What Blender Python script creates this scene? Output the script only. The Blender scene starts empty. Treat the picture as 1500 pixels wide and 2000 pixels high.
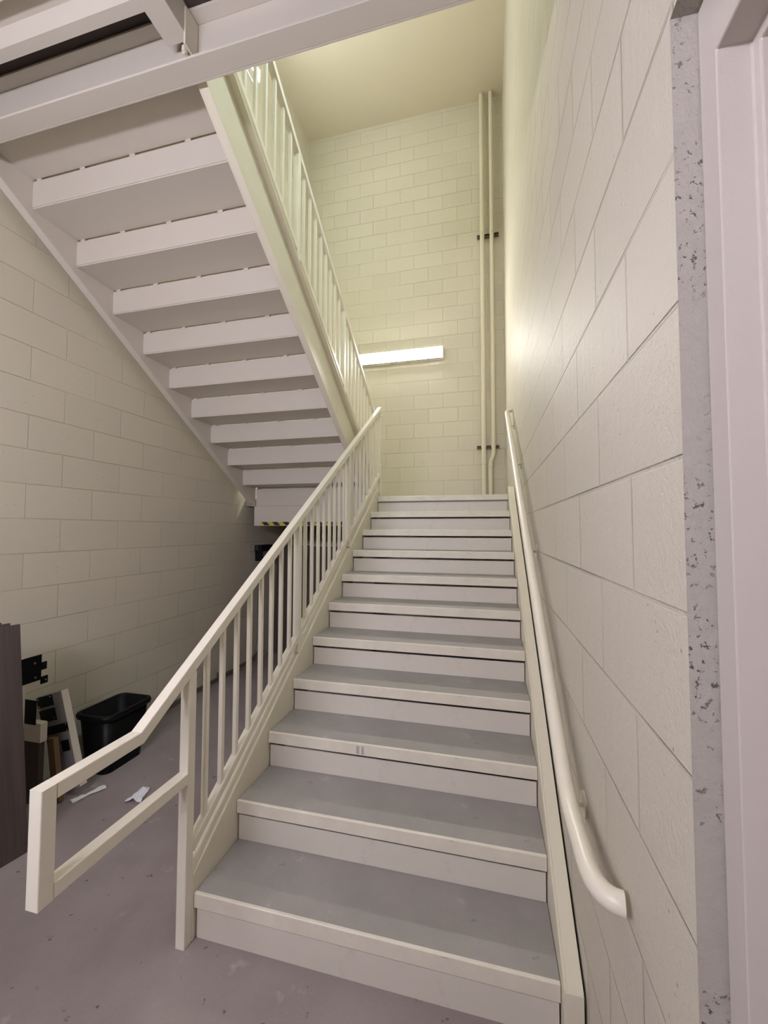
import bpy, bmesh, math, random
from mathutils import Vector, Matrix
random.seed(7)
S = bpy.context.scene
COL = S.collection
R = math.radians

# ------------------------------------------------------------------ camera, world, exposure
cam_d = bpy.data.cameras.new('camera')
cam = bpy.data.objects.new('camera', cam_d)
COL.objects.link(cam)
cam_d.sensor_fit = 'AUTO'
cam_d.sensor_width = 36.0
cam_d.lens = 800.05 / 2000 * 36.0
cam_d.clip_start = 0.02
RT = Vector((0.97046243, 0.24124208, 0.00222215))
UP = Vector((0.00827602, -0.04249523, 0.99906239))
FW = Vector((-0.24111032, 0.96953412, 0.04323655))
cam.matrix_world = Matrix(((RT.x, UP.x, -FW.x, 1.12354), (RT.y, UP.y, -FW.y, -1.44029), (RT.z, UP.z, -FW.z, 1.60219), (0, 0, 0, 1)))
S.camera = cam

w = bpy.data.worlds.new('world')
S.world = w
w.use_nodes = True
w.node_tree.nodes['Background'].inputs[0].default_value = (0.9, 0.95, 1.0, 1)
w.node_tree.nodes['Background'].inputs[1].default_value = 0.05

S.view_settings.view_transform = 'Standard'
S.view_settings.look = 'None'
S.view_settings.gamma = 1.0
S.view_settings.use_curve_mapping = False
S.view_settings.exposure = 0.0
S.cycles.max_bounces = 14
S.cycles.diffuse_bounces = 8
S.cycles.use_denoising = True
S.cycles.sample_clamp_indirect = 6.0

# lamp strengths and colours (the diffusers built further down give the light)
BACK_LAMP = (125.0, (1.0, 0.96, 0.88))
HIGH_LAMP = (50.0, (0.97, 1.0, 1.02))
RIGHT_LAMP = (150.0, (0.82, 1.0, 1.0))
FRONT_LAMP = (112.0, (1.0, 0.95, 1.10))

# ------------------------------------------------------------------ materials
def mat_new(name):
    m = bpy.data.materials.new(name)
    m.use_nodes = True
    return m, m.node_tree, m.node_tree.nodes['Principled BSDF']

class NT:
    def __init__(s, nt): s.nt = nt; s.x = -200
    def n(s, typ, **kw):
        nd = s.nt.nodes.new(typ)
        s.x -= 30
        nd.location = (s.x, 0)
        for k, v in kw.items(): setattr(nd, k, v)
        return nd
    def link(s, a, b): s.nt.links.new(a, b)
    def val(s, sock, v):
        if hasattr(v, 'is_output'): s.link(v, sock)
        else: sock.default_value = v
    def math(s, op, a, b=0.0, c=0.0, clamp=False):
        nd = s.n('ShaderNodeMath', operation=op, use_clamp=clamp)
        s.val(nd.inputs[0], a); s.val(nd.inputs[1], b); s.val(nd.inputs[2], c)
        return nd.outputs[0]
    def mix(s, fac, a, b):
        nd = s.n('ShaderNodeMix', data_type='RGBA')
        s.val(nd.inputs[0], fac)
        for i, v in ((6, a), (7, b)):
            if hasattr(v, 'is_output'): s.link(v, nd.inputs[i])
            else: nd.inputs[i].default_value = (*v, 1)
        return nd.outputs[2]
    def noise(s, vec, scale, detail=3, rough=0.5):
        nd = s.n('ShaderNodeTexNoise')
        nd.inputs['Scale'].default_value = scale
        nd.inputs['Detail'].default_value = detail
        nd.inputs['Roughness'].default_value = rough
        if vec is not None: s.link(vec, nd.inputs['Vector'])
        return nd.outputs['Fac']
    def obj(s):
        return s.n('ShaderNodeTexCoord').outputs['Object']
    def scaled(s, vec, sc):
        nd = s.n('ShaderNodeMapping')
        nd.inputs['Scale'].default_value = sc
        s.link(vec, nd.inputs['Vector'])
        return nd.outputs[0]
    def bump(s, h, dist, strength=1.0, normal=None):
        nd = s.n('ShaderNodeBump')
        nd.inputs['Distance'].default_value = dist
        nd.inputs['Strength'].default_value = strength
        s.link(h, nd.inputs['Height'])
        if normal is not None: s.link(normal, nd.inputs['Normal'])
        return nd.outputs[0]
    def ramp(s, fac, lo, hi):
        nd = s.n('ShaderNodeMapRange')
        s.link(fac, nd.inputs[0])
        nd.inputs[1].default_value = lo; nd.inputs[2].default_value = hi
        return nd.outputs[0]

def plain(name, col, rough=0.5, metal=0.0, var=0.06, scale=9.0, bump=0.0006, bscale=220.0, dirt=None, dirt_amt=0.0, spec=0.5):
    m, nt, b = mat_new(name)
    t = NT(nt)
    o = t.obj()
    nz = t.noise(o, scale, 4, 0.6)
    c = t.mix(nz, tuple(x * (1 - var) for x in col), tuple(min(1, x * (1 + var)) for x in col))
    if dirt:
        d = t.ramp(t.noise(o, scale * 2.3, 6, 0.7), 0.58, 0.72)
        c = t.mix(t.math('MULTIPLY', d, dirt_amt), c, dirt)
    t.link(c, b.inputs['Base Color'])
    b.inputs['Roughness'].default_value = rough
    b.inputs['Metallic'].default_value = metal
    b.inputs['Specular IOR Level'].default_value = spec
    if bump:
        t.link(t.bump(t.noise(o, bscale, 2), bump, 0.6), b.inputs['Normal'])
    return m

def cmu(name, axis, L, H, u0, z0, col, rough, streaks=0.0, grain=0.5, spec=0.4, mortar=0.0028, mdark=0.07, bdist=0.0035):
    """Painted concrete block laid in running bond; joints are shallow grooves."""
    m, nt, b = mat_new(name)
    t = NT(nt)
    o = t.obj()
    sp = t.n('ShaderNodeSeparateXYZ'); t.link(o, sp.inputs[0])
    u = t.math('SUBTRACT', sp.outputs[axis], u0)
    v = t.math('SUBTRACT', sp.outputs[2], z0)
    cb = t.n('ShaderNodeCombineXYZ'); t.link(u, cb.inputs[0]); t.link(v, cb.inputs[1])
    br = t.n('ShaderNodeTexBrick')
    br.offset = 0.5; br.offset_frequency = 2; br.squash = 1.0
    t.link(cb.outputs[0], br.inputs['Vector'])
    br.inputs['Scale'].default_value = 1.0
    br.inputs['Brick Width'].default_value = L
    br.inputs['Row Height'].default_value = H
    br.inputs['Mortar Size'].default_value = mortar
    br.inputs['Mortar Smooth'].default_value = 0.6
    br.inputs['Bias'].default_value = 0.0
    br.inputs['Color1'].default_value = (1, 1, 1, 1)
    br.inputs['Color2'].default_value = (0.955, 0.955, 0.955, 1)
    br.inputs['Mortar'].default_value = (0.95, 0.95, 0.95, 1)
    # joints are partly filled with paint: break them up
    fill = t.ramp(t.noise(o, 1.7, 3), 0.36, 0.6)
    joint = t.math('MULTIPLY', br.outputs['Fac'], t.math('MULTIPLY_ADD', fill, 0.75, 0.25))
    big = t.noise(o, 1.1, 3, 0.5)
    base = t.mix(big, tuple(x * 0.955 for x in col), tuple(min(1, x * 1.03) for x in col))
    mul = t.n('ShaderNodeMix', data_type='RGBA', blend_type='MULTIPLY')
    mul.inputs[0].default_value = 1.0
    t.link(base, mul.inputs[6]); t.link(br.outputs['Color'], mul.inputs[7])
    c = t.mix(t.math('MULTIPLY', joint, mdark), mul.outputs[2], (0.30, 0.27, 0.22))
    # pin holes in the block face
    vor = t.n('ShaderNodeTexVoronoi'); vor.inputs['Scale'].default_value = 34.0
    t.link(o, vor.inputs['Vector'])
    hole = t.math('MULTIPLY', t.math('LESS_THAN', vor.outputs['Distance'], 0.10), t.ramp(t.noise(o, 5.0, 2), 0.56, 0.62))
    c = t.mix(t.math('MULTIPLY', hole, 0.6), c, (0.16, 0.14, 0.12))
    t.link(c, b.inputs['Base Color'])
    fine = t.noise(o, 130.0, 4, 0.65)
    med = t.noise(o, 28.0, 3, 0.6)
    h = t.math('MULTIPLY_ADD', fine, 0.35, t.math('MULTIPLY', med, 0.5))
    if streaks:
        st = t.noise(t.scaled(o, (30, 30, 0.5)), 1.0, 2)
        h = t.math('MULTIPLY_ADD', st, streaks, h)
    n1 = t.bump(h, bdist, grain)
    n2 = t.bump(t.math('MULTIPLY_ADD', joint, -1.0, t.math('MULTIPLY', hole, -0.6)), 0.005, 1.0, n1)
    t.link(n2, b.inputs['Normal'])
    b.inputs['Roughness'].default_value = rough
    b.inputs['Specular IOR Level'].default_value = spec
    return m

WALLC = (0.66, 0.62, 0.50)
M = {}
M['wall_left'] = cmu('painted_block_left', 1, 0.44, 0.2165, 0.92, 1.017, WALLC, 0.55, 0.0, 0.35)
M['wall_right'] = cmu('painted_block_right', 1, 0.46, 0.23, -0.535, 1.25, (0.605, 0.568, 0.488), 0.50, 0.30, 1.0, 0.07, 0.0055, 0.32, 0.008)  # same cream paint as the other walls, tone shifted to imitate its lighting
M['wall_back'] = cmu('painted_block_back', 0, 0.43, 0.2153, 0.10, 2.318, WALLC, 0.5, 0.0, 0.3)
M['ceiling'] = plain('ceiling_paint', (0.66, 0.60, 0.47), 0.7, var=0.02, scale=2)
M['steel'] = plain('cream_painted_steel', (0.71, 0.67, 0.545), 0.38, var=0.03, scale=6, bump=0.0003, bscale=300, dirt=(0.45, 0.38, 0.27), dirt_amt=0.12)
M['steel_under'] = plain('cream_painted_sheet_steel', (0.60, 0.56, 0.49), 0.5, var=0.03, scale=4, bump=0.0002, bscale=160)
M['riser'] = plain('grey_cream_painted_riser', (0.66, 0.62, 0.55), 0.45, var=0.03, scale=5, bump=0.0003, bscale=160, dirt=(0.35, 0.3, 0.25), dirt_amt=0.2)
M['door_frame'] = plain('gloss_painted_door_frame', (0.54, 0.495, 0.455), 0.3, var=0.02, scale=5)
M['door_leaf'] = plain('painted_door_leaf', (0.55, 0.50, 0.48), 0.4, var=0.02, scale=5)
M['lamp_body'] = plain('white_enamel', (0.72, 0.70, 0.66), 0.4, var=0.01)
M['galv'] = plain('grey_galvanised_steel', (0.30, 0.30, 0.29), 0.35, metal=0.8, var=0.1)
M['dark_strut'] = plain('dark_bronze_strut', (0.13, 0.10, 0.06), 0.45, metal=0.3, var=0.1)
M['pipe'] = plain('cream_painted_pipe', (0.72, 0.68, 0.54), 0.4, var=0.03)
M['black'] = plain('black_powder_coat', (0.004, 0.004, 0.005), 0.5, var=0.2, spec=0.2)
M['black_plastic'] = plain('black_plastic', (0.0035, 0.0035, 0.004), 0.45, var=0.2, spec=0.18)
M['screw'] = plain('bright_screw', (0.7, 0.7, 0.7), 0.3, metal=1.0)
M['paper'] = plain('white_paper', (0.78, 0.79, 0.84), 0.8, var=0.03)
M['tissue'] = plain('grey_white_tissue', (0.66, 0.66, 0.64), 0.9, var=0.06)
M['cream_edge'] = plain('cream_board_edge', (0.62, 0.56, 0.47), 0.6, var=0.06)
M['grey_board'] = plain('grey_board_face', (0.27, 0.255, 0.25), 0.6, var=0.08)
M['wood_core'] = plain('brown_wood_core', (0.16, 0.10, 0.045), 0.6, var=0.2)
M['scuff'] = plain('grey_scuff', (0.42, 0.40, 0.37), 0.7, var=0.3, scale=60)
M['hole'] = plain('dark_hole', (0.02, 0.016, 0.012), 0.9)

def m_wood(name, ca, cb, axis_scale):
    m, nt, b = mat_new(name); t = NT(nt); o = t.obj()
    g = t.noise(t.scaled(o, axis_scale), 1.0, 5, 0.65)
    c = t.mix(t.ramp(g, 0.3, 0.7), ca, cb)
    t.link(c, b.inputs['Base Color'])
    b.inputs['Roughness'].default_value = 0.5
    t.link(t.bump(g, 0.0006, 0.6), b.inputs['Normal'])
    return m
M['laminate'] = m_wood('dark_brown_laminate', (0.055, 0.040, 0.036), (0.085, 0.064, 0.058), (40, 40, 1.6))

def m_concrete(name, ca, cb, rough, spots, scale=2.2):
    m, nt, b = mat_new(name); t = NT(nt); o = t.obj()
    big = t.noise(o, scale, 6, 0.6)
    c = t.mix(t.ramp(big, 0.3, 0.7), ca, cb)
    fine = t.noise(o, 90, 3, 0.7)
    c = t.mix(t.math('MULTIPLY', fine, 0.25), c, tuple(x * 0.6 for x in ca))
    light = t.ramp(t.noise(o, 6.5, 5, 0.6), 0.63, 0.75)
    c = t.mix(t.math('MULTIPLY', light, 0.35), c, tuple(min(1, x * 1.9) for x in cb))
    if spots:
        sp = t.ramp(t.noise(o, 21, 3, 0.6), 0.675, 0.73)
        c = t.mix(t.math('MULTIPLY', sp, spots), c, (0.03, 0.022, 0.018))
    t.link(c, b.inputs['Base Color'])
    b.inputs['Roughness'].default_value = rough
    t.link(t.bump(fine, 0.0015, 0.5), b.inputs['Normal'])
    return m
M['floor'] = m_concrete('grey_concrete_floor', (0.265, 0.222, 0.215), (0.36, 0.31, 0.30), 0.55, 0.75)
M['tread'] = m_concrete('grey_concrete_tread', (0.30, 0.282, 0.27), (0.375, 0.355, 0.34), 0.6, 0.3, 3.5)

def m_reveal():
    """bare, pitted end of the block wall at the door opening"""
    m, nt, b = mat_new('pitted_block_end'); t = NT(nt); o = t.obj()
    a = t.noise(o, 60, 5, 0.7)
    c = t.mix(a, (0.36, 0.335, 0.30), (0.46, 0.43, 0.385))
    pit = t.ramp(t.noise(o, 95, 4, 0.7), 0.60, 0.66)
    zone = t.ramp(t.noise(o, 7, 3), 0.42, 0.6)
    pm = t.math('MULTIPLY', pit, zone)
    c = t.mix(t.math('MULTIPLY', pm, 0.9), c, (0.06, 0.055, 0.05))
    t.link(c, b.inputs['Base Color'])
    b.inputs['Roughness'].default_value = 0.8
    t.link(t.bump(t.math('MULTIPLY_ADD', pm, -1.5, a), 0.004, 1.0), b.inputs['Normal'])
    return m
M['reveal'] = m_reveal()

def m_nosing():
    """cream steel lip, worn and dirty"""
    m, nt, b = mat_new('worn_cream_nosing'); t = NT(nt); o = t.obj()
    a = t.noise(o, 7, 5, 0.65)
    c = t.mix(t.ramp(a, 0.3, 0.75), (0.66, 0.62, 0.53), (0.79, 0.74, 0.63))
    d = t.ramp(t.noise(t.scaled(o, (18, 60, 60)), 1.0, 5, 0.7), 0.64, 0.72)
    c = t.mix(t.math('MULTIPLY', d, 0.7), c, (0.13, 0.10, 0.09))
    t.link(c, b.inputs['Base Color'])
    b.inputs['Roughness'].default_value = 0.45
    t.link(t.bump(a, 0.001, 0.5), b.inputs['Normal'])
    return m
M['nosing'] = m_nosing()
M['slab'] = plain('slab_underside_painted_shade', (0.055, 0.040, 0.032), 0.8, var=0.15)  # dark brown paints in the shade of the cavity above the edge beam

def m_rail():
    """cream rail paint with a few dark chips"""
    m, nt, b = mat_new('chipped_cream_rail_paint'); t = NT(nt); o = t.obj()
    a = t.noise(o, 5, 3)
    c = t.mix(a, (0.75, 0.71, 0.60), (0.80, 0.76, 0.65))
    chip = t.ramp(t.noise(o, 48, 4, 0.55), 0.755, 0.775)
    c = t.mix(chip, c, (0.10, 0.06, 0.035))
    t.link(c, b.inputs['Base Color'])
    b.inputs['Roughness'].default_value = 0.35
    return m
M['rail'] = m_rail()

def m_tape():
    m, nt, b = mat_new('yellow_black_hazard_tape'); t = NT(nt); o = t.obj()
    sp = t.n('ShaderNodeSeparateXYZ'); t.link(o, sp.inputs[0])
    s = t.math('ADD', sp.outputs[0], sp.outputs[2])
    f = t.math('FRACT', t.math('MULTIPLY', s, 7.4))
    c = t.mix(t.math('GREATER_THAN', f, 0.5), (0.55, 0.46, 0.04), (0.012, 0.01, 0.01))
    t.link(c, b.inputs['Base Color'])
    b.inputs['Roughness'].default_value = 0.4
    return m
M['tape'] = m_tape()

def m_glow(name, strength, col):
    m, nt, b = mat_new(name)
    b.inputs['Base Color'].default_value = (0.8, 0.8, 0.8, 1)
    b.inputs['Emission Color'].default_value = (*col, 1)
    b.inputs['Emission Strength'].default_value = strength
    return m

# ------------------------------------------------------------------ mesh helpers
class MB:
    def __init__(s): s.v = []; s.f = []; s.mi = []; s.smooth = []
    def add(s, vs, fs, mi=0, smooth=False):
        o = len(s.v)
        s.v += [Vector(p) for p in vs]
        for f in fs:
            s.f.append([i + o for i in f]); s.mi.append(mi); s.smooth.append(smooth)
        return s
    def box(s, x0, x1, y0, y1, z0, z1, mi=0):
        vs = [(x, y, z) for z in (z0, z1) for y in (y0, y1) for x in (x0, x1)]
        return s.add(vs, [(0, 2, 3, 1), (4, 5, 7, 6), (0, 1, 5, 4), (1, 3, 7, 5), (3, 2, 6, 7), (2, 0, 4, 6)], mi)
    def frame_box(s, o, a, b, c, mi=0):
        """box with corner o and edge vectors a, b, c"""
        o, a, b, c = map(Vector, (o, a, b, c))
        vs = [o, o + a, o + b, o + a + b, o + c, o + a + c, o + b + c, o + a + b + c]
        fs = [(0, 2, 3, 1), (4, 5, 7, 6), (0, 1, 5, 4), (1, 3, 7, 5), (3, 2, 6, 7), (2, 0, 4, 6)]
        if a.cross(b).dot(c) < 0: fs = [f[::-1] for f in fs]
        return s.add(vs, fs, mi)
    def prism_x(s, poly, x0, x1, mi=0):
        """poly: list of (y, z), extruded along x"""
        n = len(poly)
        vs = [(x0, y, z) for y, z in poly] + [(x1, y, z) for y, z in poly]
        ar = sum(poly[i][0] * poly[(i + 1) % n][1] - poly[(i + 1) % n][0] * poly[i][1] for i in range(n))
        fs = [tuple(range(n))[::-1], tuple(range(n, 2 * n))] + [(i, (i + 1) % n, n + (i + 1) % n, n + i) for i in range(n)]
        if (ar < 0) != (x1 < x0): fs = [f[::-1] for f in fs]
        return s.add(vs, fs, mi)
    def ring_sweep(s, path, prof, closed=False, caps=True, smooth=False, up=(1, 0, 0), mi=0):
        """sweep profile [(a, b)] along path with mitred joints; a is measured along `up`, b across it"""
        P = [Vector(p) for p in path]; n = len(P); k = len(prof)
        rings = []
        for i in range(n):
            if closed:
                d0 = (P[i] - P[i - 1]).normalized(); d1 = (P[(i + 1) % n] - P[i]).normalized()
            else:
                d0 = (P[i] - P[i - 1]).normalized() if i else (P[1] - P[0]).normalized()
                d1 = (P[i + 1] - P[i]).normalized() if i < n - 1 else d0
            tdir = (d0 + d1).normalized()
            u = Vector(up); u = (u - tdir * u.dot(tdir)).normalized()
            wv = tdir.cross(u).normalized()
            sc = 1.0 / max(0.3, tdir.dot(d1))
            # scale only across the mitre
            bis = (d1 - d0)
            ring = []
            for a, b in prof:
                off = u * a + wv * b
                if bis.length > 1e-6:
                    bb = bis.normalized()
                    off += bb * off.dot(bb) * (sc - 1)
                ring.append(P[i] + off)
            rings.append(ring)
        vs = [p for r in rings for p in r]
        fs = []
        m = n if closed else n - 1
        for i in range(m):
            j = (i + 1) % n
            for q in range(k):
                r = (q + 1) % k
                fs.append((i * k + q, i * k + r, j * k + r, j * k + q))
        s.add(vs, fs, mi, smooth)
        if caps and not closed:
            s.add(rings[0], [tuple(range(k))[::-1]], mi)
            s.add(rings[-1], [tuple(range(k))], mi)
        return s
    def bar(s, path, wx, wz, closed=False, up=(1, 0, 0), mi=0):
        return s.ring_sweep(path, [(-wx / 2, -wz / 2), (wx / 2, -wz / 2), (wx / 2, wz / 2), (-wx / 2, wz / 2)], closed, up=up, mi=mi)
    def tube(s, path, r, n=16, up=(1, 0, 0), mi=0, caps=True):
        return s.ring_sweep(path, [(r * math.cos(2 * math.pi * i / n), r * math.sin(2 * math.pi * i / n)) for i in range(n)], smooth=True, up=up, mi=mi, caps=caps)

WL = {}
def link(o, parent, wloc):
    COL.objects.link(o)
    WL[o.name] = Vector(wloc)
    if parent is not None:
        o.parent = parent
        o.location = Vector(wloc) - WL[parent.name]
    else:
        o.location = wloc
    return o

def build(mb, name, mat, parent=None, origin=None, bevel=0.0, seg=2, label=None):
    if origin is None:
        origin = WL[parent.name] if parent is not None else Vector((0, 0, 0))
    origin = Vector(origin)
    me = bpy.data.meshes.new(name)
    me.from_pydata([v - origin for v in mb.v], [], mb.f)
    mats = mat if isinstance(mat, (list, tuple)) else [mat]
    for m in mats: me.materials.append(m)
    for p, mi, sm in zip(me.polygons, mb.mi, mb.smooth):
        p.material_index = mi; p.use_smooth = sm
    bm = bmesh.new(); bm.from_mesh(me)
    bmesh.ops.recalc_face_normals(bm, faces=bm.faces)
    bm.to_mesh(me); bm.free()
    me.update()
    o = bpy.data.objects.new(name, me)
    if bevel:
        b = o.modifiers.new('bevel', 'BEVEL')
        b.width = bevel; b.segments = seg; b.limit_method = 'ANGLE'; b.angle_limit = R(35)
        b.harden_normals = False
    link(o, parent, origin)
    if label: o['label'] = label
    return o

def share(src, parent, origin):
    """another part with the same mesh"""
    o = src.copy(); COL.objects.link(o)
    WL[o.name] = Vector(origin)
    o.parent = parent; o.location = Vector(origin) - WL[parent.name]
    return o

def thing(name, label, cat, loc=(0, 0, 0), group=None):
    o = bpy.data.objects.new(name, None)
    o.empty_display_size = 0.1
    link(o, None, loc)
    return tag(o, label, cat, group)

def tag(o, label, cat, group=None, kind=None):
    if label: o['label'] = label
    if cat: o['category'] = cat
    if group: o['group'] = group
    if kind: o['kind'] = kind
    return o

def struct(mb, name, mat, label, cat, bevel=0.0):
    return tag(build(mb, name, mat, None, None, bevel), label, cat, None, 'structure')

# ------------------------------------------------------------------ main dimensions
RISE, RUN = 0.178, 0.2794
XL, XR = -1.64, 1.404           # side walls
YB, YF = 4.534, -2.45           # back wall, front wall behind the camera
ZC = 7.97                       # ceiling
SL = RISE / RUN
W = 1.341                       # clear width of the lower flight
ZL = 11 * RISE                  # landing level 1.958
ZU = 22 * RISE                  # upper floor level 3.916
T = 0.2

# ------------------------------------------------------------------ the setting
struct(MB().box(XL - T, XR + T, YF - T, YB + T, -0.15, 0), 'floor', M['floor'], 'grey stained concrete floor at the foot of the stairs', 'floor')
struct(MB().box(XL - T, XR + T, YF - T, YB + T, ZC, ZC + 0.15), 'ceiling', M['ceiling'], 'cream painted flat ceiling high above the stairwell', 'ceiling')
struct(MB().box(XL - T, XL, YF - T, YB + T, 0, ZC), 'wall_left', M['wall_left'], 'cream painted block wall behind the bin and boards', 'wall')
struct(MB().box(XL, XR, YB, YB + T, 0, ZC), 'wall_back', M['wall_back'], 'cream painted block wall with the long lamp and two pipes', 'wall')
struct(MB().box(XL, XR, YF - T, YF, 0, ZC), 'wall_front', M['wall_back'], 'cream painted block wall behind the camera', 'wall')

# right wall with the door opening
DY0, DY1, DZ = -0.757, -1.74, 2.385
mb = MB()
mb.box(XR, XR + T, DY0, YB + T, 0, ZC)
mb.box(XR, XR + T, YF - T, DY1, 0, ZC)
mb.box(XR, XR + T, DY1, DY0, DZ, ZC)
wr = struct(mb, 'wall_right', [M['wall_right'], M['reveal']], 'cream glossy block wall carrying the round handrail', 'wall')
for p in wr.data.polygons:
    c = p.center; n = p.normal
    if XR < c.x < XR + T and ((abs(c.y - DY0) < 1e-3 and n.y < -0.5) or (abs(c.y - DY1) < 1e-3 and n.y > 0.5) or (abs(c.z - DZ) < 1e-3 and n.z < -0.5)):
        p.material_index = 1

# hollow metal door frame (profile swept round the opening) and door leaf
FX = 1.440
prof = [(FX, 0.0), (FX, 0.043), (FX + 0.043, 0.043), (FX + 0.043, 0.059), (FX + 0.11, 0.059), (FX + 0.11, 0.043), (FX + 0.155, 0.043), (FX + 0.155, 0.0)]
def jamb(mb, prof, sweep):
    k = len(prof); n = len(sweep)
    vs = []
    for (y, z, ny, nz) in sweep:
        vs += [(x, y + ny * d, z + nz * d) for x, d in prof]
    fs = [(i * k + q, i * k + (q + 1) % k, (i + 1) * k + (q + 1) % k, (i + 1) * k + q) for i in range(n - 1) for q in range(k)]
    fs += [tuple(range(k)), tuple(range((n - 1) * k, n * k))[::-1]]
    mb.add(vs, fs)
mb = MB()
g = 0.002
prof_head = [(x, d if d == 0 else d + 0.0) for x, d in prof]
def head_d(d): return d * 2.6 if d > 0 else 0.0
sweep = [(DY0 - g, 0.0, -1, 0), (DY0 - g, DZ - g, -1, -1), (DY1 + g, DZ - g, 1, -1), (DY1 + g, 0.0, 1, 0)]
k = len(prof)
vs = []
for (y, z, ny, nz) in sweep:
    for x, d in prof:
        vs.append((x, y + ny * d, z + nz * (d + (0.068 if d > 0 else 0))))
fs = [(i * k + q, i * k + (q + 1) % k, (i + 1) * k + (q + 1) % k, (i + 1) * k + q) for i in range(3) for q in range(k)]
fs += [tuple(range(k)), tuple(range(3 * k, 4 * k))[::-1]]
mb.add(vs, fs)
dr = bpy.data.objects.new('door_1', None)
link(dr, None, (FX, (DY0 + DY1) / 2, 0))
tag(dr, 'cream steel door and frame set in the right wall', 'door', None, 'structure')
build(mb, 'door_frame', M['door_frame'], dr, bevel=0.0025)
leaf = build(MB().box(FX + 0.112, FX + 0.152, DY1 + 0.050, DY0 - 0.050, 0.008, DZ - 0.118), 'door_leaf', M['door_leaf'], dr, bevel=0.002)
hb = MB().box(FX + 0.104, FX + 0.113, DY1 + 0.085, DY1 + 0.135, 0.92, 1.12)
hb.tube([(FX + 0.106, DY1 + 0.11, 1.02), (FX + 0.055, DY1 + 0.11, 1.02), (FX + 0.05, DY1 + 0.12, 1.02), (FX + 0.05, DY1 + 0.22, 1.02)], 0.010, 10, up=(0, 0, 1))
build(hb, 'door_handle', M['galv'], leaf, bevel=0.001)

# ------------------------------------------------------------------ lower stair flight
st = thing('staircase', 'lower cream steel stair flight with ten grey concrete treads rising from the floor', 'stairs', (W / 2, 0, 0))
def channel_profile_boxes(mb, ya, yb, ztop, slope, dv, xw, toe, tw=0.009, tf=0.011, plumb0=None, plumb1=None, zmin=None):
    """sloping steel channel: web at xw, flanges to toe; ztop(y)=ztop+slope*y ; dv vertical depth"""
    def zt(y): return ztop + slope * y
    def para(lo, hi, x0, x1):
        poly = [(ya, zt(ya) - lo), (yb, zt(yb) - lo), (yb, zt(yb) - hi), (ya, zt(ya) - hi)]
        if zmin is not None:
            top = [(ya, max(zmin, zt(ya) - lo)), (yb, max(zmin, zt(yb) - lo))]
            ybt = (zmin - ztop + hi) / slope
            ytt = (zmin - ztop + lo) / slope
            pts = []
            if zt(ya) - lo > zmin: pts.append((ya, zt(ya) - lo))
            else: pts.append((ytt, zmin))
            pts.append((yb, zt(yb) - lo)); pts.append((yb, zt(yb) - hi))
            if zt(ya) - hi < zmin:
                pts.append((ybt, zmin))
                if zt(ya) - lo > zmin: pts.append((ya, zmin))
            else: pts.append((ya, zt(ya) - hi))
            poly = pts
        mb.prism_x(poly, x0, x1)
    s = 1 if toe > xw else -1
    para(0, dv, xw, xw + s * tw)
    para(0, tf, xw + s * tw, toe)
    para(dv - tf, dv, xw + s * tw, toe)

mb = MB()
channel_profile_boxes(mb, -0.004, 2.80, 0.250, SL, 0.36, 0.0, -0.058, zmin=0.0)
build(mb, 'stringer', M['steel'], st, bevel=0.0015)
mb = MB()
channel_profile_boxes(mb, -0.052, 2.80, 0.250, SL, 0.36, W, 1.396, zmin=0.0)
mb.box(W + 0.001, 1.396, -0.056, -0.050, 0.0, 0.215)
build(mb, 'stringer', M['steel'], st, bevel=0.0015)
X0, X1 = 0.002, W - 0.002
tr0 = ns0 = rs0 = None
for k in range(1, 12):
    y = (k - 1) * RUN; z = k * RISE
    # riser plate
    org = (W / 2, y, z)
    if rs0 is None:
        rs0 = build(MB().box(X0 + 0.004, X1 - 0.003, y + 0.014, y + 0.018, z - RISE + 0.0005, z - 0.070), 'riser', M['riser'], st, origin=org)
    else:
        share(rs0, st, org)
    if k == 11: break
    if tr0 is None:
        tr0 = build(MB().box(X0, X1, y + 0.013, y + RUN + 0.0135, z - 0.038, z), 'tread', M['tread'], st, origin=org)
        nm = MB().prism_x([(y, z - 0.054), (y + 0.012, z - 0.054), (y + 0.012, z - 0.0005), (y + 0.0125, z + 0.0008), (y + 0.003, z + 0.0008), (y, z - 0.002)], X0, X1)
        ns0 = build(nm, 'nosing', M['nosing'], tr0, origin=org, bevel=0.0015, label='worn cream steel nosing')
    else:
        t2 = share(tr0, st, org)
        share(ns0, t2, org)

for xa, xb in ((0.486, 0.502), (0.514, 0.526)):
    build(MB().box(xa, xb, 2 * RUN - 0.0006, 2 * RUN - 0.0001, 3 * RISE - 0.048, 3 * RISE - 0.010), 'scuff_mark', M['scuff'], st, label='grey scuff on the third nosing')

# ------------------------------------------------------------------ half landing
lp = thing('landing_platform', 'half landing with cream steel edge at the top of the lower flight', 'landing', (0, 3.6, ZL))
mb = MB()
mb.box(0.0, 1.398, 2.8225, YB - 0.004, ZL - 0.08, ZL)
mb.box(XL + 0.004, -0.150, 2.8735, YB - 0.004, ZL - 0.08, ZL)
mb.box(-0.150, 0.0, 2.953, YB - 0.004, ZL - 0.08, ZL)
build(mb, 'deck', M['tread'], lp)
mb = MB().prism_x([(2.794, ZL - 0.054), (2.8215, ZL - 0.054), (2.8215, ZL + 0.0008), (2.797, ZL + 0.0008), (2.794, ZL - 0.002)], 0.002, W - 0.002)
build(mb, 'nosing', M['nosing'], lp, bevel=0.0015, label='worn cream steel nosing')
mb = MB()
z0, z1 = 1.645, 1.876
mb.box(-1.518, -0.149, 2.862, 2.872, z0, z1)
mb.box(-1.518, -0.149, 2.872, 2.93, z0, z0 + 0.012)
mb.box(-1.518, -0.149, 2.872, 2.93, z1 - 0.012, z1)
mb.box(-0.09, 1.398, 2.8345, 2.845, z0, z1)
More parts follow.
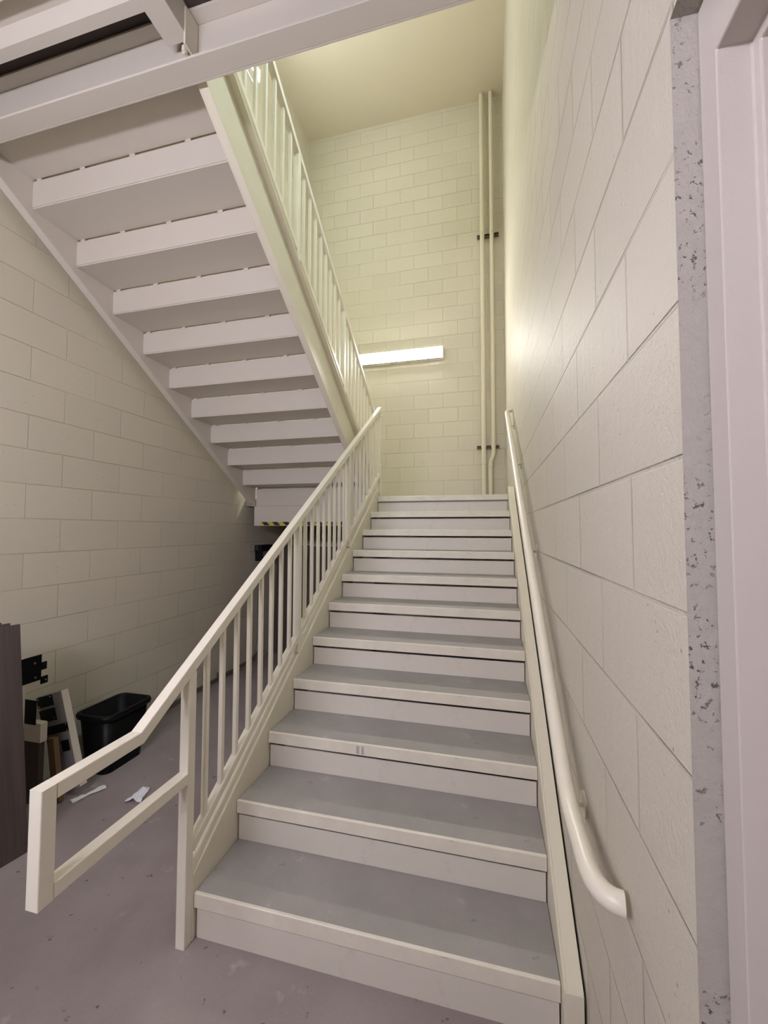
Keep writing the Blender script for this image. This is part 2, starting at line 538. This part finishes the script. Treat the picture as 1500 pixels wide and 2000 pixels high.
mb.box(-0.09, 1.398, 2.845, 2.90, z0, z0 + 0.012)
build(mb, 'edge_beam', M['steel_under'], lp, bevel=0.001)
for xj in (-1.1, -0.45, 0.2, 0.85):
    mb = MB().box(xj, xj + 0.008, 2.935, YB - 0.004, 1.72, 1.876).box(xj + 0.008, xj + 0.05, 2.935, YB - 0.004, 1.72, 1.728)
    build(mb, 'joist', M['steel_under'], lp)
build(MB().box(-1.432, -0.15, 2.8600, 2.8616, 1.6505, 1.690), 'hazard_tape', M['tape'], lp, label='yellow and black striped tape strip')

# ------------------------------------------------------------------ upper stair flight
YU = 2.872
us = thing('staircase', 'upper cream steel stair flight seen from below, climbing back towards the viewer overhead', 'stairs', (-0.8, 2.8, ZL))
UXL, UXR = -1.501, -0.145
def unose(y): return ZL + RISE + SL * (YU - y)
mb = MB()
channel_profile_boxes(mb, 0.085, 2.95, unose(0) + 0.14, -SL, 0.41, UXR, -0.095)
build(mb, 'stringer', M['steel'], us, bevel=0.0015)
mb = MB()
channel_profile_boxes(mb, 0.085, 2.858, unose(0) + 0.10, -SL, 0.375, UXL, -1.556)
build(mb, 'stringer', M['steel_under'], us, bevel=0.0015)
build(MB().tube([(UXL, 0.93, 3.22), (UXL + 0.016, 0.93, 3.22)], 0.013, 12, up=(0, 0, 1)).tube([(UXL + 0.016, 0.93, 3.22), (UXL + 0.05, 0.93, 3.22)], 0.006, 10, up=(0, 0, 1)), 'bolt', M['steel_under'], us)
ur = ut = un = None
UX0, UX1 = UXL + 0.002, UXR - 0.002
for k in range(1, 12):
    y = YU - (k - 1) * RUN; z = ZL + k * RISE
    org = (-0.82, y, z)
    first = k == 1
    if k == 1:
        mb = MB().box(UX0, UX1, y - 0.004, y, z - RISE - 0.080, z - 0.054)
        for fx in (0.02, 0.26, 0.52, 0.79):
            xx = UX0 + (UX1 - UX0) * fx
            mb.box(xx, xx + 0.035, y - 0.004, y + 0.003, z - 0.057, z - 0.040)
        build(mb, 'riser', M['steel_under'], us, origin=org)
    elif ur is None:
        mb = MB().box(UX0, UX1, y - 0.004, y, z - RISE - 0.033, z - 0.054)
        for fx in (0.02, 0.26, 0.52, 0.79):
            xx = UX0 + (UX1 - UX0) * fx
            mb.box(xx, xx + 0.035, y - 0.004, y + 0.003, z - 0.057, z - 0.040)
        ur = build(mb, 'riser', M['steel_under'], us, origin=org)
    elif k < 11:
        share(ur, us, org)
    if k == 11: break
    if ut is None:
        # pan under the tread, with a hooked front lip
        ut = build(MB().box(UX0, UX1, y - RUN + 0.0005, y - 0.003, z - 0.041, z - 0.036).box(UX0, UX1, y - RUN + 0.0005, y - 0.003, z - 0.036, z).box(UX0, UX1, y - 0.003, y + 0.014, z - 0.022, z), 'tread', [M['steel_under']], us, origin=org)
        un = build(MB().prism_x([(y + 0.028, z - 0.070), (y + 0.0145, z - 0.070), (y + 0.0145, z), (y + 0.025, z), (y + 0.028, z - 0.003)], UX0, UX1), 'nosing', M['nosing'], ut, origin=org)
    else:
        t2 = share(ut, us, org)
        share(un, t2, org)

# ------------------------------------------------------------------ upper floor landing overhead
ul = thing('landing_platform', 'upper landing overhead with heavy cream steel edge beam and ribbed steel deck', 'landing', (0, -1.2, ZU))
build(MB().box(XL + 0.004, 1.398, YF + 0.004, 0.07, 3.893, ZU), 'deck_slab', M['slab'], ul)
mb = MB()
bz0, bz1 = 3.612, 3.890
mb.box(XL + 0.006, 1.398, 0.060, 0.070, bz0, bz1)
mb.box(XL + 0.006, 1.398, -0.028, 0.060, bz0, bz0 + 0.012)
mb.box(XL + 0.006, 1.398, 0.004, 0.060, bz1 - 0.012, bz1)
build(mb, 'edge_beam', M['steel_under'], ul, bevel=0.002)
# ribbed steel deck, ribs along x
def ribdeck(x0, x1):
    pts = []
    y = -0.105
    zt, zb = 3.822, 3.772
    pts.append((y, zb))
    while y > YF + 0.25:
        pts.append((y - 0.045, zb)); pts.append((y - 0.075, zt)); pts.append((y - 0.140, zt)); pts.append((y - 0.170, zb))
        y -= 0.170
    top = [(yy, zz + 0.004) for yy, zz in reversed(pts)]
    return MB().prism_x(pts + top, x0, x1)
build(ribdeck(XL + 0.006, -0.236), 'ribbed_deck', M['steel_under'], ul)
mb = MB()
mb.box(-0.236, -0.126, YF + 0.006, 0.012, 3.752, 3.762)
mb.box(-0.136, -0.126, YF + 0.006, 0.012, 3.762, 3.886)
jo = build(mb, 'joist', M['steel_under'], ul, bevel=0.0015)
mb = MB().box(-0.128, -0.118, -0.02, 0.058, 3.70, 3.87).tube([(-0.165, 0.03, 3.728), (-0.165, 0.03, 3.752)], 0.012, 6).tube([(-0.165, 0.03, 3.715), (-0.165, 0.03, 3.728)], 0.006, 8)
build(mb, 'clip_bracket', M['steel'], ul, bevel=0.001)

# ------------------------------------------------------------------ railings
def railing(name, label, loc, xc, posts, zlow, ztop_fn, zbot_fn, sgn):
    return thing(name, label, 'railing', loc)
TB = 0.042   # rail tube
def rz(y): return 1.071 + SL * y        # lower rail centre line
rl = thing('railing', 'cream square-tube railing along the open side of the lower flight, ending in a loop', 'railing', (-0.023, 0, 0))
XC = -0.023
YK, YE, ZLOOP = -0.268, -0.592, 0.637
# top rail with its loop down to the first post
zk = rz(YK)
mb = MB().bar([(XC, 2.955, rz(2.955)), (XC, YK, zk), (XC, YE + TB + 0.0003, zk - 0.002)], TB, TB)
build(mb, 'top_rail', M['rail'], rl, bevel=0.003)
mb = MB().bar([(XC, YE + TB / 2 - 0.0005, zk + TB / 2 - 0.003), (XC, YE + TB / 2 - 0.0005, ZLOOP - TB / 2)], TB, TB)
build(mb, 'loop_end', M['rail'], rl, bevel=0.003)
mb = MB().bar([(XC, YE + TB, ZLOOP), (XC, -0.045, ZLOOP)], TB, TB)
build(mb, 'loop_rail', M['rail'], rl, bevel=0.003)
posts = [-0.024, 0.932, 1.889, 2.945]
for i, y in enumerate(posts):
    z0 = 0.001 if i == 0 else (0.250 + SL * y + 0.003 if i < 3 else ZL + 0.002)
    build(MB().bar([(XC, y, z0), (XC, y, rz(y) - TB / 2 + (0.004 if i < 3 else 0.0))], TB - 0.0016, TB - 0.0016), 'post', M['rail'], rl, bevel=0.0025)
bal = None
for a, b in zip(posts[:-1], posts[1:]):
    ya, yb_ = a + TB / 2, b - TB / 2
    build(MB().bar([(XC, ya, 0.348 + SL * ya), (XC, yb_, 0.348 + SL * yb_)], 0.036, 0.036), 'bottom_rail', M['rail'], rl, bevel=0.002)
    for j in range(1, 9):
        y = a + (b - a) * j / 9
        org = (XC, y, 0.36 + SL * y)
        if bal is None:
            bal = build(MB().bar([(XC, y, 0.352 + SL * y), (XC, y, rz(y) - 0.018)], 0.019, 0.019), 'baluster', M['rail'], rl, origin=org)
        else:
            share(bal, rl, org)
# upper railing
UC = -0.120
ru = thing('railing', 'cream square-tube railing of the upper flight, standing on its outer stringer overhead', 'railing', (UC, 1.5, 3))
def uz(y): return unose(y) + 0.908
mb = MB().bar([(UC, 3.055, uz(3.055)), (UC, 0.06, uz(0.06)), (UC, -0.03, uz(0.0))], TB, TB)
build(mb, 'top_rail', M['rail'], ru, bevel=0.003)
uposts = [0.10, 1.058, 2.01, 3.03]
for i, y in enumerate(uposts):
    z0 = unose(y) + 0.144 if i < 3 else ZL + 0.002
    build(MB().bar([(UC, y, z0), (UC, y, uz(y) - 0.012)], TB - 0.0016, TB - 0.0016), 'post', M['rail'], ru, bevel=0.0025)
bal2 = None
for a, b in zip(uposts[:-1], uposts[1:]):
    ya, yb_ = a + TB / 2, b - TB / 2
    build(MB().bar([(UC, ya, unose(ya) + 0.215), (UC, yb_, unose(yb_) + 0.215)], 0.036, 0.036), 'bottom_rail', M['rail'], ru, bevel=0.002)
    for j in range(1, 9):
        y = a + (b - a) * j / 9
        org = (UC, y, unose(y))
        if bal2 is None:
            bal2 = build(MB().bar([(UC, y, unose(y) + 0.218), (UC, y, uz(y) - 0.018)], 0.019, 0.019), 'baluster', M['rail'], ru, origin=org)
        else:
            share(bal2, ru, org)
for zz in (2.33, 2.90):
    build(MB().bar([(UC + TB / 2, 3.03, zz), (XC, 3.03, zz), (XC, 2.967, zz)], 0.03, 0.03, up=(0, 0, 1)), 'connecting_bar', M['rail'], ru, bevel=0.002)

# ------------------------------------------------------------------ wall handrail
hr = thing('handrail', 'round cream handrail on brackets along the right block wall', 'handrail', (1.342, 1.2, 1.7))
HX, HR_ = 1.342, 0.0225
def hz(y): return 0.940 + 0.645 * y
def arc(p0, p1, p2, n=8):
    p0, p1, p2 = map(Vector, (p0, p1, p2))
    return [p0 * (1 - t) ** 2 + p1 * 2 * t * (1 - t) + p2 * t * t for t in [i / n for i in range(n + 1)]]
pth = arc((HX, -0.06, hz(-0.06)), (HX, -0.155, hz(-0.155)), (HX, -0.255, hz(-0.155)), 8) + arc((HX, -0.385, hz(-0.155)), (HX, -0.475, hz(-0.155)), (1.392, -0.478, hz(-0.155)), 10)
top = arc((HX, 2.86, hz(2.86)), (HX, 2.95, hz(2.95)), (1.393, 2.96, hz(2.95)), 6)
path = list(reversed(pth)) + top
build(MB().tube(path, HR_, 24, up=(0, 0.2, 1)), 'rail', M['rail'], hr)
for yb in (-0.075, 1.008, 2.008, 2.80):
    zb = hz(yb) - 0.105
    br = MB().tube([(1.4035, yb, zb), (1.397, yb, zb)], 0.036, 20, up=(0, 0, 1))
    arm = arc((1.398, yb, zb), (HX + 0.01, yb, zb - 0.015), (HX, yb, hz(yb) - HR_ + 0.002), 8)
    br.tube(arm, 0.008, 10, up=(0, 1, 0))
    br.frame_box((HX - 0.013, yb - 0.03, hz(yb) - HR_ - 0.007 - 0.03 * 0.645), (0.026, 0, 0), (0, 0.06, 0.06 * 0.645), (0, 0, 0.006))
    build(br, 'bracket', M['steel'], hr, bevel=0.0008)

# ------------------------------------------------------------------ pipes on the back wall
PY = 4.455
pp = thing('pipe', 'vertical cream pipe on the back wall, left of the pair, with a straight coupling', 'pipe', (1.095, PY, ZL))
XA = 1.105
build(MB().tube([(XA, PY, ZL + 0.001), (XA, PY, ZC - 0.002)], 0.031, 20), 'pipe_run', M['pipe'], pp)
cp = MB()
for za, zb, r in ((2.53, 2.545, 0.038), (2.545, 2.585, 0.036), (2.585, 2.60, 0.038), (2.60, 2.64, 0.036), (2.64, 2.655, 0.038)):
    cp.tube([(XA, PY, za), (XA, PY, zb)], r, 20)
build(cp, 'coupling', M['pipe'], pp)
XB, XB2 = 1.238, 1.195
pq = thing('pipe', 'vertical cream pipe beside the right corner, with an offset bend near the landing', 'pipe', (XB, PY, ZL))
zz0 = 2.50
off = arc((XB2, PY, zz0), (XB2, PY, zz0 + 0.07), ((XB + XB2) / 2, PY, zz0 + 0.105), 5)[:-1] + arc(((XB + XB2) / 2, PY, zz0 + 0.105), (XB, PY, zz0 + 0.14), (XB, PY, zz0 + 0.21), 5)
build(MB().tube([(XB2, PY, ZL + 0.001)] + off + [(XB, PY, ZC - 0.002)], 0.029, 20), 'pipe_run', M['pipe'], pq)
build(MB().tube([(XB2, PY, zz0 - 0.01), (XB2, PY, zz0 + 0.012)], 0.036, 20), 'coupling', M['pipe'], pq)
for zz, xa, xb, lab in ((2.775, 1.010, 1.318, 'short dark strut channel behind the pipes just above the landing'), (5.86, 1.035, 1.335, 'short dark strut channel behind the pipes high on the back wall')):
    sg = thing('pipe_strut', lab, 'pipe support', ((xa + xb) / 2, 4.5, zz))
    mb = MB().box(xa, xb, 4.526, 4.533, zz - 0.021, zz + 0.021)
    mb.box(xa, xb, 4.4865, 4.526, zz + 0.018, zz + 0.021).box(xa, xb, 4.4865, 4.526, zz - 0.021, zz - 0.018)
    mb.box(xa, xb, 4.4865, 4.4885, zz + 0.009, zz + 0.018).box(xa, xb, 4.4865, 4.4885, zz - 0.018, zz - 0.009)
    build(mb, 'channel', M['dark_strut'], sg)
    for xp, r in ((XA, 0.031), (XB, 0.029)):
        th = [R(a) for a in range(-10, 191, 20)]
        cl = MB().bar([(xp + (r + 0.0025) * math.cos(a), PY - (r + 0.0025) * math.sin(a), zz) for a in th], 0.03, 0.004, up=(0, 0, 1))
        cl.box(xp - 0.006, xp + 0.006, PY - r - 0.022, PY - r - 0.004, zz + 0.003, zz + 0.015)
        build(cl, 'pipe_clamp', M['pipe'], sg)

# ------------------------------------------------------------------ lamps
def wall_lamp(label, origin, along, out, length, hgt, depth, glow, name='wall_lamp'):
    """long wrap-round wall lamp; along/out are unit vectors"""
    o = Vector(origin); a = Vector(along); n = Vector(out); up = Vector((0, 0, 1))
    t = thing(name, label, 'lamp', o)
    mb = MB()
    mb.frame_box(o - a * length / 2 - up * hgt / 2 + n * 0.001, a * length, n * 0.022, up * hgt)
    mb.frame_box(o - a * length / 2 - up * hgt / 2 + n * 0.024, a * length, n * (depth * 0.90 - 0.024), up * 0.003)
    mb.frame_box(o - a * length / 2 + up * (hgt / 2 - 0.003) + n * 0.024, a * length, n * (depth * 0.90 - 0.024), up * 0.003)
    build(mb, 'housing', M['lamp_body'], t, bevel=0.002)
    for s in (-1, 1):
        e = o + a * (s * length / 2) - up * hgt / 2
        mb = MB().frame_box(e if s > 0 else e - a * 0.018, a * 0.018, n * (depth + 0.002), up * hgt)
        build(mb, 'end_cap', M['lamp_body'], t, bevel=0.002)
    L2 = length / 2 - 0.0005
    prof = [(-hgt / 2 + 0.004, 0.023), (-hgt / 2 + 0.006, depth * 0.75), (-hgt / 2 + 0.02, depth), (hgt / 2 - 0.02, depth), (hgt / 2 - 0.006, depth * 0.75), (hgt / 2 - 0.004, 0.023)]
    vs = [o + a * s * L2 + up * u + n * d for s in (-1, 1) for u, d in prof]
    k = len(prof)
    fs = [(i, (i + 1) % k, k + (i + 1) % k, k + i) for i in range(k)] + [tuple(range(k)), tuple(range(k, 2 * k))]
    build(MB().add(vs, fs), 'diffuser', glow, t)
    return t
wall_lamp('long lit lamp on the back wall above the half landing', (-0.105, YB, 4.195), (1, 0, 0), (0, -1, 0), 1.27, 0.165, 0.10, m_glow('lamp_glow_back', *BACK_LAMP))
wall_lamp('lamp high on the left wall, glimpsed as a bright spot through the upper balusters', (XL, 2.23, 7.2), (0, 1, 0), (1, 0, 0), 1.27, 0.165, 0.10, m_glow('lamp_glow_high', *HIGH_LAMP))
wall_lamp('lamp high on the right wall above the upper landing', (XR, 0.15, 5.9), (0, 1, 0), (-1, 0, 0), 1.27, 0.165, 0.10, m_glow('lamp_glow_right', *RIGHT_LAMP))
wall_lamp('lamp on the front wall behind the camera', (-0.20, YF, 2.4), (1, 0, 0), (0, 1, 0), 1.27, 0.165, 0.10, m_glow('lamp_glow_front', *FRONT_LAMP))

# ------------------------------------------------------------------ conduit and boxes on the left wall
cd = thing('conduit', 'thin grey conduit running low along the left wall and up to a box', 'conduit', (XL, 2.2, 0))
cx = XL + 0.017
pth = [(cx, 1.25, 0.035)] + arc((cx, 2.98, 0.042), (cx, 3.16, 0.045), (cx, 3.165, 0.22), 8) + [(cx, 3.168, 1.215)]
build(MB().tube(pth, 0.014, 12), 'tube', M['galv'], cd)
for y in (1.6, 2.4):
    build(MB().box(XL + 0.001, XL + 0.004, y - 0.012, y + 0.012, 0.022, 0.095).box(XL + 0.001, XL + 0.034, y - 0.012, y + 0.012, 0.055, 0.058), 'strap', M['galv'], cd)
jb = thing('junction_box', 'small grey junction box on the left wall under the half landing', 'electrical box', (XL, 3.03, 1.38))
build(MB().box(XL + 0.001, XL + 0.05, 2.985, 3.088, 1.34, 1.415), 'box', M['galv'], jb, bevel=0.003)
eb = thing('electrical_box', 'black electrical box on the left wall beside the grey junction box', 'electrical box', (XL, 3.22, 1.3))
build(MB().box(XL + 0.001, XL + 0.09, 3.092, 3.36, 1.216, 1.41), 'case', M['black'], eb, bevel=0.004)
build(MB().box(XL + 0.09, XL + 0.094, 3.13, 3.32, 1.225, 1.33), 'cover', M['galv'], eb, bevel=0.001)

# ------------------------------------------------------------------ brown laminate boards
def leaning_panel(label, foot, length, height, thick, tilt, dirn, side, group):
    """board standing on its long edge from the foot corner along dirn, leaning towards side"""
    t = thing('laminate_board', label, 'board', foot, group)
    a = Vector(dirn).normalized()
    back = Vector((-a.y, a.x, 0)) * side
    v = Vector((0, 0, 1)) * math.cos(tilt) + back * math.sin(tilt)
    n = back * math.cos(tilt) - Vector((0, 0, 1)) * math.sin(tilt)
    lift = thick * math.sin(tilt) + 0.0008
    if a.cross(n).dot(v) < 0: x, y = n, a
    else: x, y = a, n
    t.matrix_world = Matrix(((x.x, y.x, v.x, foot[0]), (x.y, y.y, v.y, foot[1]), (x.z, y.z, v.z, lift), (0, 0, 0, 1)))
    lx, ly = (length, thick) if x is a else (thick, length)
    me = bpy.data.meshes.new('sheet')
    b = MB().box(0, lx, 0, ly, 0, height)
    me.from_pydata(b.v, [], b.f); me.materials.append(M['laminate']); me.update()
    o = bpy.data.objects.new('sheet', me)
    bv = o.modifiers.new('bevel', 'BEVEL'); bv.width = 0.001; bv.segments = 2
    COL.objects.link(o); o.parent = t
    return t
labs = ['dark brown laminate board in front of the stack leaning at left', 'dark brown laminate board second from the front of the leaning stack', 'dark brown laminate board third from the front of the leaning stack', 'dark brown laminate board at the back of the leaning stack']
for i in range(4):
    leaning_panel(labs[i], (-1.097 - i * 0.0225, 0.178 - (0, 0.030, 0.055, 0.1)[i], 0), 1.5, (1.112, 1.122, 1.128, 1.124)[i], 0.020, R(7.6), (-0.16, -1, 0), -1, 'brown laminate boards leaning at left')

# boards stored under the half landing
for i, (xa, ln, h) in enumerate(((-1.60, 0.44, 1.40), (-1.15, 0.40, 1.385), (-0.74, 0.50, 1.40))):
    lab = ['brown board nearest the left wall in the dark under the half landing', 'middle brown board standing in the dark under the half landing', 'brown board nearest the lower flight in the dark under the half landing'][i]
    leaning_panel(lab, (xa, 3.46, 0), ln, h, 0.02, R(6), (1, 0.0, 0), 1, 'brown boards under the half landing')

# ------------------------------------------------------------------ furniture boards with black fittings
fb = thing('furniture_board', 'cream-edged board behind the brown stack, with a black lock plate sticking out', 'board', (-1.38, -0.3, 0))
build(MB().box(-1.392, -1.352, -0.9, 0.318, 0.001, 0.885), 'board', M['cream_edge'], fb, bevel=0.002)
mb = MB().box(-1.358, -1.351, 0.320, 0.398, 0.742, 0.885)
mb.box(-1.358, -1.351, 0.398, 0.428, 0.795, 0.838).box(-1.358, -1.351, 0.398, 0.436, 0.715, 0.757)
mb.box(-1.358, -1.351, 0.29, 0.322, 0.742, 0.885)
pl = build(mb, 'lock_plate', M['black'], fb, bevel=0.001, label='black lock plate')
for y, z in ((0.36, 0.845), (0.365, 0.765), (0.422, 0.735)):
    build(MB().tube([(-1.351, y, z), (-1.348, y, z)], 0.005, 10, up=(0, 0, 1)), 'screw', M['screw'], pl)

tb = thing('furniture_board', 'tilted grey board with a pale edge and black fittings, beside the black bin', 'board', (-1.434, 0.57, 0))
th = R(17.5)
B = Vector((-1.434, 0.572, 0.001)); wv = Vector((math.cos(th), 0, math.sin(th))); vv = Vector((-math.sin(th), 0, math.cos(th))); dv = Vector((0, 1, 0))
TW, THH, TD = 0.190, 0.575, 0.042
build(MB().frame_box(B, wv * TW, vv * THH, dv * TD), 'board', M['grey_board'], tb, bevel=0.0015)
build(MB().frame_box(B + wv * (TW + 0.0003), wv * 0.004, vv * THH, dv * TD), 'edge_band', M['cream_edge'], tb, label='pale edge band')
def plate(u0, u1, v0, v1, nm, parent=tb, lab=None, dz=0.005):
    o = B + wv * u0 + vv * v0 - dv * dz
    return build(MB().frame_box(o, wv * (u1 - u0), vv * (v1 - v0), dv * (dz - 0.0004)), nm, M['black'], parent, bevel=0.001, label=lab)
p1 = plate(-0.008, 0.118, 0.505, 0.570, 'corner_plate')
p2 = plate(-0.006, 0.120, 0.415, 0.490, 'corner_plate')
p3 = plate(-0.030, 0.194, 0.335, 0.385, 'strap_plate')
plate(0.012, 0.080, 0.188, 0.252, 'pad'); plate(0.118, 0.176, 0.220, 0.285, 'pad')
for par, pts in ((p1, ((0.006, 0.558), (0.106, 0.560), (0.006, 0.515))), (p2, ((0.010, 0.425), (0.108, 0.430))), (p3, ((0.185, 0.378), (0.187, 0.342)))):
    for u, v in pts:
        c = B + wv * u + vv * v - dv * 0.0045
        build(MB().tube([c, c - dv * 0.003], 0.004, 8), 'screw', M['screw'], par)
rb = thing('furniture_rail', 'short cream rail with a black plate between the brown stack and the grey board', 'board', (-1.36, 0.44, 0))
build(MB().box(-1.60, -1.396, 0.438, 0.478, 0.360, 0.470), 'rail_end', M['cream_edge'], rb, bevel=0.002)
build(MB().box(-1.60, -1.430, 0.432, 0.4375, 0.462, 0.600), 'plate', M['black'], rb, bevel=0.001)
build(MB().box(-1.60, -1.412, 0.446, 0.476, 0.001, 0.3595), 'leg', M['laminate'], rb, bevel=0.001)
pk = thing('wooden_plank', 'narrow brown plank propped between the cream rail and the grey board', 'plank', (-1.36, 0.50, 0))
build(MB().frame_box((-1.355, 0.490, 0.001), (0.050, 0, 0.008), (0, 0.03, 0), (-0.060, 0, 0.355)), 'plank', M['wood_core'], pk, bevel=0.001)

# ------------------------------------------------------------------ black bin
bn = thing('waste_bin', 'black plastic bin standing open on the floor by the left wall', 'bin', (-1.38, 0.92, 0))
def rrect(cx, cy, hx, hy, r, n=6):
    pts = []
    for (sx, sy, a0) in ((1, 1, 0), (-1, 1, 90), (-1, -1, 180), (1, -1, 270)):
        for i in range(n + 1):
            a = R(a0 + 90 * i / n)
            pts.append((cx + sx * (hx - r) + r * math.cos(a), cy + sy * (hy - r) + r * math.sin(a)))
    return pts
def loft(mb, rings, cap0=True, cap1=False):
    k = len(rings[0][0]); vs = []
    for pts, z in rings: vs += [(x, y, z) for x, y in pts]
    fs = [(i * k + q, i * k + (q + 1) % k, (i + 1) * k + (q + 1) % k, (i + 1) * k + q) for i in range(len(rings) - 1) for q in range(k)]
    mb.add(vs, fs, 0, True)
    if cap0: mb.add([(x, y, rings[0][1]) for x, y in rings[0][0]], [tuple(range(k))])
    if cap1: mb.add([(x, y, rings[-1][1]) for x, y in rings[-1][0]], [tuple(range(k))])
BX, BY = -1.383, 0.925
mb = MB()
loft(mb, [(rrect(BX, BY, 0.100, 0.150, 0.05), 0.001), (rrect(BX, BY, 0.128, 0.178, 0.05), 0.375), (rrect(BX, BY, 0.124, 0.174, 0.05), 0.375), (rrect(BX, BY, 0.097, 0.147, 0.05), 0.006)], True, True)
body = build(mb, 'body', M['black_plastic'], bn)
mb = MB()
loft(mb, [(rrect(BX, BY, 0.128, 0.178, 0.05), 0.352), (rrect(BX, BY, 0.142, 0.192, 0.055), 0.354), (rrect(BX, BY, 0.146, 0.196, 0.055), 0.372), (rrect(BX, BY, 0.142, 0.192, 0.055), 0.386), (rrect(BX, BY, 0.126, 0.176, 0.05), 0.386), (rrect(BX, BY, 0.124, 0.174, 0.05), 0.374)], False, False)
build(mb, 'rim', M['black_plastic'], bn)

# ------------------------------------------------------------------ litter on the floor
def crumple(name, label, cat, pts, mat, h):
    """small crumpled sheet following a list of (centre x, centre y, half width)"""
    rng = random.Random(len(label))
    vs, fs = [], []
    k = 5
    for i, (x, y, hw, dx, dy) in enumerate(pts):
        for j in range(k):
            s = (j / (k - 1) - 0.5) * 2 * hw
            vs.append((x + dx * s + rng.uniform(-.002, .002), y + dy * s + rng.uniform(-.002, .002), 0.003 + rng.uniform(0.0, h) * (0.4 + 0.6 * (1 - abs(j - 2) / 2))))
    n = len(pts)
    for i in range(n - 1):
        for j in range(k - 1):
            fs.append((i * k + j, i * k + j + 1, (i + 1) * k + j + 1, (i + 1) * k + j))
    c = pts[n // 2]
    o = build(MB().add(vs, fs), name, mat, None, (c[0], c[1], 0))
    m = o.modifiers.new('thickness', 'SOLIDIFY'); m.thickness = 0.0012; m.offset = 1
    return tag(o, label, cat)
pts = []
for i in range(10):
    f = i / 9
    pts.append((-1.250 + 0.066 * f, 0.515 + 0.165 * f, 0.013 + 0.010 * abs(f - 0.45) * 2 + 0.003 * math.sin(9 * f), 0.93, -0.37))
crumple('tissue', 'twisted strip of white tissue on the floor in front of the grey board', 'tissue', pts, M['tissue'], 0.016)
pts = []
for i in range(6):
    f = i / 5
    pts.append((-0.905 - 0.03 * f + 0.01, 0.60 + 0.12 * f, 0.045 - 0.016 * f, 0.95, 0.3))
crumple('paper_scrap', 'crumpled scrap of white paper on the floor under the railing loop', 'paper', pts, M['paper'], 0.032)
